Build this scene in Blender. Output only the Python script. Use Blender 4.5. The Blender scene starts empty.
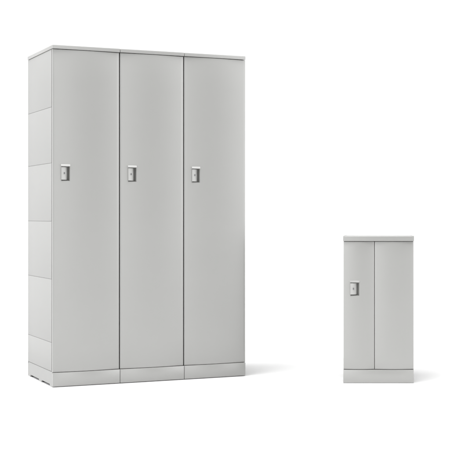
import bpy, bmesh, math
from mathutils import Vector

S = bpy.context.scene
COL = S.collection
PI = math.pi

# ------------------------------------------------------------------ materials
def plastic(name, rgb, rough=0.30, spec=0.5, ior=1.5, crown=0.0, width=1.0, var=0.012, grain=0.05):
    """satin moulded plastic: faint mottling of the pigment and a fine moulded grain"""
    m = bpy.data.materials.new(name); m.use_nodes = True
    nt = m.node_tree; N = nt.nodes; L = nt.links
    b = N['Principled BSDF']
    tc = N.new('ShaderNodeTexCoord')
    n1 = N.new('ShaderNodeTexNoise'); n1.inputs['Scale'].default_value = 3.0
    n1.inputs['Detail'].default_value = 3.0
    L.new(tc.outputs['Object'], n1.inputs['Vector'])
    mr = N.new('ShaderNodeMapRange')
    mr.inputs['From Min'].default_value = 0.3; mr.inputs['From Max'].default_value = 0.7
    mr.inputs['To Min'].default_value = 1 - var; mr.inputs['To Max'].default_value = 1 + var
    L.new(n1.outputs['Fac'], mr.inputs['Value'])
    vm = N.new('ShaderNodeVectorMath'); vm.operation = 'SCALE'
    vm.inputs[0].default_value = rgb
    L.new(mr.outputs['Result'], vm.inputs['Scale'])
    L.new(vm.outputs['Vector'], b.inputs['Base Color'])
    b.inputs['Roughness'].default_value = rough
    b.inputs['IOR'].default_value = ior
    b.inputs['Specular IOR Level'].default_value = spec
    n2 = N.new('ShaderNodeTexNoise'); n2.inputs['Scale'].default_value = 700.0
    n2.inputs['Detail'].default_value = 2.0
    L.new(tc.outputs['Object'], n2.inputs['Vector'])
    bp = N.new('ShaderNodeBump'); bp.inputs['Strength'].default_value = grain
    bp.inputs['Distance'].default_value = 0.0006
    L.new(n2.outputs['Fac'], bp.inputs['Height'])
    L.new(bp.outputs['Normal'], b.inputs['Normal'])
    return m

GREY   = plastic('grey_plastic', (0.310, 0.310, 0.301), ior=1.95)
SIDE   = plastic('side_plastic', (0.328, 0.328, 0.322), ior=1.5, rough=0.55)
LIGHT  = plastic('lock_plastic', (0.42, 0.42, 0.41), rough=0.3)
HOOD   = plastic('hood_plastic', (0.46, 0.46, 0.45), rough=0.3)
DARK   = plastic('recess_plastic', (0.26, 0.26, 0.25), rough=0.6)
INNER  = plastic('inner_plastic', (0.30, 0.30, 0.29), rough=0.7)
SLOT   = plastic('keyhole_dark', (0.04, 0.04, 0.04), rough=0.6)
METAL  = plastic('lock_metal', (0.30, 0.30, 0.30), rough=0.35)
FLOOR  = plastic('white_floor', (0.69, 0.69, 0.69), rough=0.8, spec=0.1, var=0.004, grain=0.0)

# ------------------------------------------------------------------ helpers
def link(name, bm, mat, parent=None, smooth=True, angle=35):
    bmesh.ops.recalc_face_normals(bm, faces=bm.faces)
    me = bpy.data.meshes.new(name); bm.to_mesh(me); bm.free()
    me.materials.append(mat)
    if smooth:
        for p in me.polygons: p.use_smooth = True
        me.set_sharp_from_angle(angle=math.radians(angle))
    o = bpy.data.objects.new(name, me); COL.objects.link(o)
    if parent: o.parent = parent
    return o

def box(bm, x0, x1, y0, y1, z0, z1, bev=0.0, seg=3, edges=None):
    t = bmesh.new()
    bmesh.ops.create_cube(t, size=1)
    for v in t.verts:
        v.co = Vector((x0 + (v.co.x + .5) * (x1 - x0), y0 + (v.co.y + .5) * (y1 - y0), z0 + (v.co.z + .5) * (z1 - z0)))
    if bev:
        es = list(t.edges) if edges is None else [e for e in t.edges if edges(e)]
        bmesh.ops.bevel(t, geom=es, offset=bev, segments=seg, affect='EDGES', profile=0.5)
    tmp = bpy.data.meshes.new('tmp'); t.to_mesh(tmp); t.free()
    bm.from_mesh(tmp); bpy.data.meshes.remove(tmp)

def prism(bm, pts, axis, a0, a1):
    """polygon pts extruded along an axis ('x': pts are (y,z); 'z': pts are (x,y))"""
    def P(p, a):
        return (a, p[0], p[1]) if axis == 'x' else (p[0], p[1], a) if axis == 'z' else (p[0], a, p[1])
    A = [bm.verts.new(P(p, a0)) for p in pts]; B = [bm.verts.new(P(p, a1)) for p in pts]
    n = len(pts)
    bm.faces.new(A); bm.faces.new(B[::-1])
    for i in range(n): bm.faces.new((A[i], A[(i+1) % n], B[(i+1) % n], B[i]))

def door_mesh(x0, x1, z0, z1, yf, th, crown, hole=None, r=0.0025):
    """a gently crowned moulded door with rounded rim and an opening for the lock"""
    w = x1 - x0
    rim = [0, r*.15, r*.5, r]
    xs = {x0 + e for e in rim} | {x1 - e for e in rim} | {x0 + r + (w-2*r)*i/28 for i in range(29)}
    zs = {z0 + e for e in rim} | {z1 - e for e in rim} | {z0 + r + (z1-z0-2*r)*i/10 for i in range(11)}
    if hole:
        hx0, hx1, hz0, hz1 = hole
        xs = {x for x in xs if min(abs(x-hx0), abs(x-hx1)) > .002} | {hx0, hx1}
        zs = {z for z in zs if min(abs(z-hz0), abs(z-hz1)) > .002} | {hz0, hz1}
    def uniq(s):
        out = []
        for v in sorted(s):
            if not out or v - out[-1] > 1e-5: out.append(v)
        return out
    xs = uniq(xs); zs = uniq(zs)
    def e(d): return 0 if d >= r else r - math.sqrt(max(0, r*r - (r-d)**2))
    def y(x, z):
        u = (x - (x0+x1)/2) / (w/2)
        return yf + crown*u*u + max(e(min(x-x0, x1-x)), e(min(z-z0, z1-z)))
    bm = bmesh.new()
    F = {}; B = {}
    for i, x in enumerate(xs):
        for k, z in enumerate(zs):
            F[i,k] = bm.verts.new((x, y(x,z), z)); B[i,k] = bm.verts.new((x, yf+th, z))
    def solid(i, k):
        if not (0 <= i < len(xs)-1 and 0 <= k < len(zs)-1): return False
        if not hole: return True
        cx = (xs[i]+xs[i+1])/2; cz = (zs[k]+zs[k+1])/2
        return not (hx0 < cx < hx1 and hz0 < cz < hz1)
    for i in range(len(xs)-1):
        for k in range(len(zs)-1):
            if not solid(i,k): continue
            bm.faces.new((F[i,k], F[i+1,k], F[i+1,k+1], F[i,k+1]))
            bm.faces.new((B[i,k], B[i,k+1], B[i+1,k+1], B[i+1,k]))
            if not solid(i-1,k): bm.faces.new((F[i,k], F[i,k+1], B[i,k+1], B[i,k]))
            if not solid(i+1,k): bm.faces.new((F[i+1,k], B[i+1,k], B[i+1,k+1], F[i+1,k+1]))
            if not solid(i,k-1): bm.faces.new((F[i,k], B[i,k], B[i+1,k], F[i+1,k]))
            if not solid(i,k+1): bm.faces.new((F[i,k+1], F[i+1,k+1], B[i+1,k+1], B[i,k+1]))
    bmesh.ops.delete(bm, geom=[v for v in bm.verts if not v.link_faces], context='VERTS')
    return bm

def lock(parent, hx0, hx1, hz0, hz1, ys, hood_h, hood_mat, hood_out):
    """recessed pull with hood, lock plate and keyhole; ys = door surface depth there"""
    d = 0.026
    # housing: thin trim round the opening and the pocket walls
    bm = bmesh.new(); t = .0016
    e = .0004
    box(bm, hx0+e, hx0+e+t, ys-.0015, ys+d, hz0+e, hz1-e)
    box(bm, hx1-e-t, hx1-e, ys-.0008, ys+d, hz0+e, hz1-e)
    box(bm, hx0+e+t, hx1-e-t, ys-.0006, ys+d, hz0+e, hz0+e+t)
    box(bm, hx0+e+t, hx1-e-t, ys+.0010, ys+d, hz1-e-t, hz1-e)
    box(bm, hx0+e+t, hx1-e-t, ys+d-.003, ys+d, hz0+e+t, hz1-e-t)
    link('handle_recess', bm, DARK, parent)
    # lock plate: bowed bar standing in the left of the pocket
    px0 = hx0 + .0005; px1 = hx0 + (hx1-hx0)*.70
    pz0 = hz0 + .0065; pz1 = hz1 - .0045
    n = 12; pts = []
    for i in range(n+1):
        u = i/n
        pts.append((px0 + (px1-px0)*u, ys - .0035 + 0.0145*(u**2.2)))
    pts += [(px1, ys+.019), (px0+.003, ys+.019)]
    bm = bmesh.new(); prism(bm, pts, 'z', pz0, pz1)
    bmesh.ops.recalc_face_normals(bm, faces=bm.faces)
    es = [ed for ed in bm.edges if len(ed.link_faces) == 2 and abs(ed.verts[0].co.z - ed.verts[1].co.z) < 1e-6]
    bmesh.ops.bevel(bm, geom=es, offset=.0008, segments=2, affect='EDGES')
    link('lock_plate', bm, LIGHT, parent, angle=40)
    # lock cylinder with slot
    kx = px0 + (px1-px0)*.52; kz = pz0 + (pz1-pz0)*.52; ky = ys - .0035 + 0.0145*(.52**2.2)
    bm = bmesh.new(); R = .0068; m = 24
    ring = [(kx + R*math.cos(2*PI*i/m), kz + R*math.sin(2*PI*i/m)) for i in range(m)]
    prism(bm, ring, 'y', ky-.0026, ky+.008)
    link('lock_cylinder', bm, METAL, parent)
    bm = bmesh.new(); box(bm, kx-.0016, kx+.0016, ky-.0030, ky+.002, kz-.0042, kz+.0042, .0003, 1)
    link('keyhole', bm, SLOT, parent)
    # hood: little roof with a sloping front over the pocket
    bm = bmesh.new()
    z0 = hz1 - .001; z1 = hz1 + hood_h
    prof = [(ys+.001, z0), (ys-hood_out*.92, z0), (ys-hood_out, z0+.0012), (ys-hood_out*.86, z0+hood_h*.45),
            (ys-hood_out*.35, z1-.0008), (ys-.0002, z1), (ys+.003, z1)]
    prof = prof[::-1]
    prism(bm, prof, 'x', hx0-.001, hx1+.0005)
    bmesh.ops.recalc_face_normals(bm, faces=bm.faces)
    link('handle_hood', bm, hood_mat, parent, angle=50)

def cap_mesh(x0, x1, y0, y1, z0, z1, left_end, right_end, ribs=False):
    bm = bmesh.new()
    box(bm, x0, x1, y0, y1, z0, z1, .0015 if ribs else .0035, 4,
        edges=lambda e: all(abs(v.co.z-z1) < 1e-6 for v in e.verts) or
                        (abs(e.verts[0].co.z-e.verts[1].co.z) > .005 and ((left_end and all(abs(v.co.x-x0) < 1e-6 for v in e.verts)) or (right_end and all(abs(v.co.x-x1) < 1e-6 for v in e.verts)))))
    if ribs:
        box(bm, x0+.0004, x0+.010, y0+.001, y1-.002, z1-.004, z1+.0022, .0010, 2)
        box(bm, x1-.010, x1-.0004, y0+.001, y1-.002, z1-.004, z1+.0022, .0010, 2)
    return bm

def side_base(x0, x1, y0, y1, h, notches, nh):
    bm = bmesh.new()
    pts = [(y0, 0.0)]
    for a, b in notches:
        pts += [(a, 0.0), (a+.006, nh), (b-.006, nh), (b, 0.0)]
    pts += [(y1, 0.0), (y1, h), (y0, h)]
    prism(bm, pts, 'x', x0, x1)
    return bm

def top_level(name, loc, rz, label, cat, group=None):
    o = bpy.data.objects.new(name, None); COL.objects.link(o)
    o.empty_display_size = .1
    o.location = loc; o.rotation_euler = (0, 0, rz)
    o['label'] = label; o['category'] = cat
    if group: o['group'] = group
    return o

# ------------------------------------------------------------------ tall bank of three lockers
A = math.radians(27.4)
W, D, H = 0.3893, 0.6257, 1.940
ZB, ZC = 0.0820, 1.9195        # top of the base, underside of the cap
big = top_level('locker_bank', (-1.8408, 7.39, 0), A,
                'tall light grey three-door plastic locker bank, full-height doors with small recessed locks', 'locker')
TOT = 3 * W
# carcass (back, inner box, right flank seen only from the other side)
bm = bmesh.new()
box(bm, .0035, TOT-.0035, .034, D-.004, ZB-.004, ZC+.004)
link('carcass', bm, INNER, big)
bm = bmesh.new()
box(bm, .0, TOT, D-.004, D, .004, ZC-.002)
link('back_panel', bm, SIDE, big)
# stacked side panels, both flanks
zs = [ZB+.006, .252, .612, .941, 1.272, 1.590, ZC-.0022]
for k in range(6):
    for (a, b) in ((0.0, .0033), (TOT-.0033, TOT)):
        bm = bmesh.new(); g = .0007
        box(bm, a, b, .0300, D-.0045, zs[k]+g, zs[k+1]-g, .0009, 2)
        link('side_panel', bm, SIDE, big)
for i in range(3):
    x0, x1 = i*W, (i+1)*W
    g = .0030                    # half the gap between neighbours
    dl = x0 + (0.0004 if i == 0 else g); dr = x1 - (-.0012 if i == 2 else g)
    hole = (x0+.0480, x0+.0985, 1.1700, 1.2540)
    crown = .0100
    dm = door_mesh(dl, dr, ZB+.0022, ZC-.0022, -.0015, .0215, crown, hole)
    door = link('door', dm, GREY, big, angle=40)
    u = ((hole[0]+hole[1])/2 - (dl+dr)/2)/((dr-dl)/2)
    lock(door, *hole, -.0015 + crown*u*u, .0115, HOOD, .0085)
    # cap with its own rounded lip
    a = x0 - .003 if i == 0 else x0 + .0016
    b = x1 - .001 if i == 2 else x1 - .0016
    link('top_cap', cap_mesh(a, b, -.004, D+.002, ZC, H, i == 0, i == 2), GREY, big, angle=50)
    # plinth
    bm = bmesh.new()
    a = x0 if i == 0 else x0 + .0012
    b = x1 - .0012 if i == 2 else x1 - .0012
    box(bm, a, b, -.0020, .014, .0035, ZB, .0016, 2)
    notches = [(.065, .275), (.335, .565)]
    link('base', bm, GREY, big)
    bm = bmesh.new(); box(bm, a, b, D-.014, D-.0045, .0035, ZB-.005)
    link('rear_base', bm, SIDE, big)
    if i == 0:
        bm = side_base(x0+.0002, x0+.0080, .0145, D-.0148, ZB+.0035, notches, .0125)
        link('base_side', bm, SIDE, big, smooth=False)
    if i == 2:
        bm = side_base(x1-.0080, x1-.0002, .0145, D-.0148, ZB+.0035, notches, .0125)
        link('base_side', bm, SIDE, big, smooth=False)

# ------------------------------------------------------------------ small cabinet
SW, SD, SH = 0.4090, 0.50, 0.8530
zb, zc = 0.0778, 0.8250
small = top_level('small_locker', (-0.2015, 7.585, 0), 0,
                  'short light grey plastic locker cabinet standing alone, two panel front with one small lock', 'locker')
bm = bmesh.new(); box(bm, .0035, SW-.0035, .028, SD-.004, zb-.004, zc+.003)
link('carcass', bm, INNER, small)
bm = bmesh.new(); box(bm, 0, SW, SD-.004, SD, .004, zc-.002)
link('back_panel', bm, SIDE, small)
for (a, b) in ((.0002, .0033), (SW-.0033, SW-.0002)):
    for (c, d) in ((zb+.0015, .3150), (.3176, .5700), (.5726, zc-.0022)):
        bm = bmesh.new(); box(bm, a, b, .0255, SD-.0045, c, d, .0009, 2)
        link('side_panel', bm, SIDE, small)
sx = .1815
hole = (.0400, .0930, .5075, .5850)
dm = door_mesh(.0008, sx-.0011, zb+.0026, zc-.0024, -.0010, .0250, .0095, hole)
d1 = link('door', dm, GREY, small, angle=40)
w_ = sx-.0024
u = ((hole[0]+hole[1])/2 - (.0008+sx-.0011)/2)/(w_/2)
lock(d1, *hole, -.0010 + .0095*u*u, .0085, GREY, .0030)
dm = door_mesh(sx+.0011, SW-.0008, zb+.0026, zc-.0024, -.0010, .0250, .0090, None)
d2 = link('door', dm, GREY, small, angle=40)
d2['label'] = 'wider plain door without a lock'
link('top_cap', cap_mesh(-.0020, SW+.0020, -.005, SD+.002, zc, SH, True, True, ribs=True), GREY, small, angle=50)
bm = bmesh.new()
box(bm, 0, SW, -.0020, .014, .0010, zb, .0020, 2)
link('base', bm, GREY, small)
bm = bmesh.new(); box(bm, 0.0, SW, SD-.014, SD-.0045, .0030, zb-.005)
link('rear_base', bm, SIDE, small)
for (a, b) in ((.0002, .008), (SW-.008, SW-.0002)):
    link('base_side', side_base(a, b, .0145, SD-.0148, zb, [(.06, .22), (.28, .44)], .0125), SIDE, small, smooth=False)

# ------------------------------------------------------------------ studio floor and sweep
bm = bmesh.new()
vs = [bm.verts.new(p) for p in ((-14, -4, 0), (14, -4, 0), (14, 16, 0), (-14, 16, 0))]
bm.faces.new(vs)
fl = link('floor', bm, FLOOR, smooth=False); fl['kind'] = 'structure'
bm = bmesh.new()
prof = [(16, 0)] + [(16 + 3*math.sin(t*PI/2/16), 3 - 3*math.cos(t*PI/2/16)) for t in range(1, 17)] + [(19, 9)]
a = [bm.verts.new((-14, y, z)) for y, z in prof]; b = [bm.verts.new((14, y, z)) for y, z in prof]
for i in range(len(prof)-1): bm.faces.new((a[i], b[i], b[i+1], a[i+1]))
bd = link('backdrop', bm, FLOOR, angle=60); bd['kind'] = 'structure'

# ------------------------------------------------------------------ light: soft white dome plus studio softboxes
w = bpy.data.worlds.new('World'); S.world = w; w.use_nodes = True
nt = w.node_tree; N = nt.nodes; L_ = nt.links
bg = N['Background']
# studio surroundings as an environment: brightness by direction (white strips left and right, dark gap between)
STOPS = [(-180,.3),(-120,.9),(-70,1.9),(-45,2.3),(-22,2.2),(-6,.1),(4,.0),(18,.05),(29,2.9),(40,.0),(50,.0),(62,3.0),(110,1.6),(150,.5),(180,.3)]
TOP = 1.1
def math_(op, a, b=None, c=None):
    n = N.new('ShaderNodeMath'); n.operation = op
    for i, v in enumerate((a, b, c)):
        if v is None: continue
        if isinstance(v, (int, float)): n.inputs[i].default_value = v
        else: L_.new(v, n.inputs[i])
    return n.outputs[0]
tc = N.new('ShaderNodeTexCoord'); sp = N.new('ShaderNodeSeparateXYZ')
L_.new(tc.outputs['Generated'], sp.inputs[0])
azi = math_('ARCTAN2', sp.outputs['X'], math_('MULTIPLY', sp.outputs['Y'], -1.0))
pos = math_('ADD', math_('DIVIDE', azi, 2*PI), 0.5)
rp = N.new('ShaderNodeValToRGB'); cr = rp.color_ramp; cr.interpolation = 'LINEAR'
els = cr.elements
for i, (az_, v) in enumerate(STOPS):
    e_ = els[0] if i == 0 else els[-1] if i == len(STOPS)-1 else els.new((az_+180)/360)
    e_.position = (az_+180)/360
for e_, (az_, v) in zip(els, STOPS):
    v = v/5; e_.color = (v, v, v, 1)
L_.new(pos, rp.inputs['Fac'])
mr = N.new('ShaderNodeMapRange'); mr.interpolation_type = 'SMOOTHSTEP'
mr.inputs['From Min'].default_value = math.sin(math.radians(45)); mr.inputs['From Max'].default_value = math.sin(math.radians(75))
L_.new(sp.outputs['Z'], mr.inputs['Value'])
side = math_('MULTIPLY', rp.outputs['Color'], 5.0)
val = math_('ADD', math_('MULTIPLY', side, math_('SUBTRACT', 1.0, mr.outputs['Result'])), math_('MULTIPLY', mr.outputs['Result'], TOP))
L_.new(val, bg.inputs['Strength'])
bg.inputs['Color'].default_value = (1, 1, 1, 1)

def softbox(name, loc, target, sx, sy, power):
    L = bpy.data.lights.new(name, 'AREA'); L.shape = 'RECTANGLE'; L.size = sx; L.size_y = sy; L.energy = power
    o = bpy.data.objects.new(name, L); COL.objects.link(o); o.location = loc
    o.rotation_euler = (Vector(target) - Vector(loc)).to_track_quat('-Z', 'Y').to_euler()
    return o
softbox('softbox_key', (-5.2, 6.2, 1.7), (-1.3, 7.6, 1.2), 1.6, 1.6, 28)
#softbox('softbox_right', (4.6, 6.6, 2.0), (-0.9, 7.8, 0.9), 1.2, 2.2, 70)
sun = bpy.data.lights.new('overhead_softlight', 'SUN'); sun.energy = 2.6; sun.angle = math.radians(40)
so = bpy.data.objects.new('overhead_softlight', sun); COL.objects.link(so); so.location = (-2, 5, 6)
so.rotation_euler = Vector((0.18, 0.30, -1.0)).to_track_quat('-Z', 'Y').to_euler()

# ------------------------------------------------------------------ camera
cam = bpy.data.cameras.new('camera'); co = bpy.data.objects.new('camera', cam); COL.objects.link(co)
co.location = (0, 0, 0.965); co.rotation_euler = (PI/2, 0, 0)
cam.sensor_width = 36; cam.sensor_fit = 'HORIZONTAL'
cam.lens = 1306/450*36
cam.shift_x = 0.5 - 378/450
cam.shift_y = -(225 - 217)/450
cam.clip_end = 200
S.camera = co

S.render.engine = 'CYCLES'
S.cycles.max_bounces = 8
S.view_settings.view_transform = 'Standard'; S.view_settings.look = 'None'
S.view_settings.exposure = 0; S.view_settings.gamma = 1
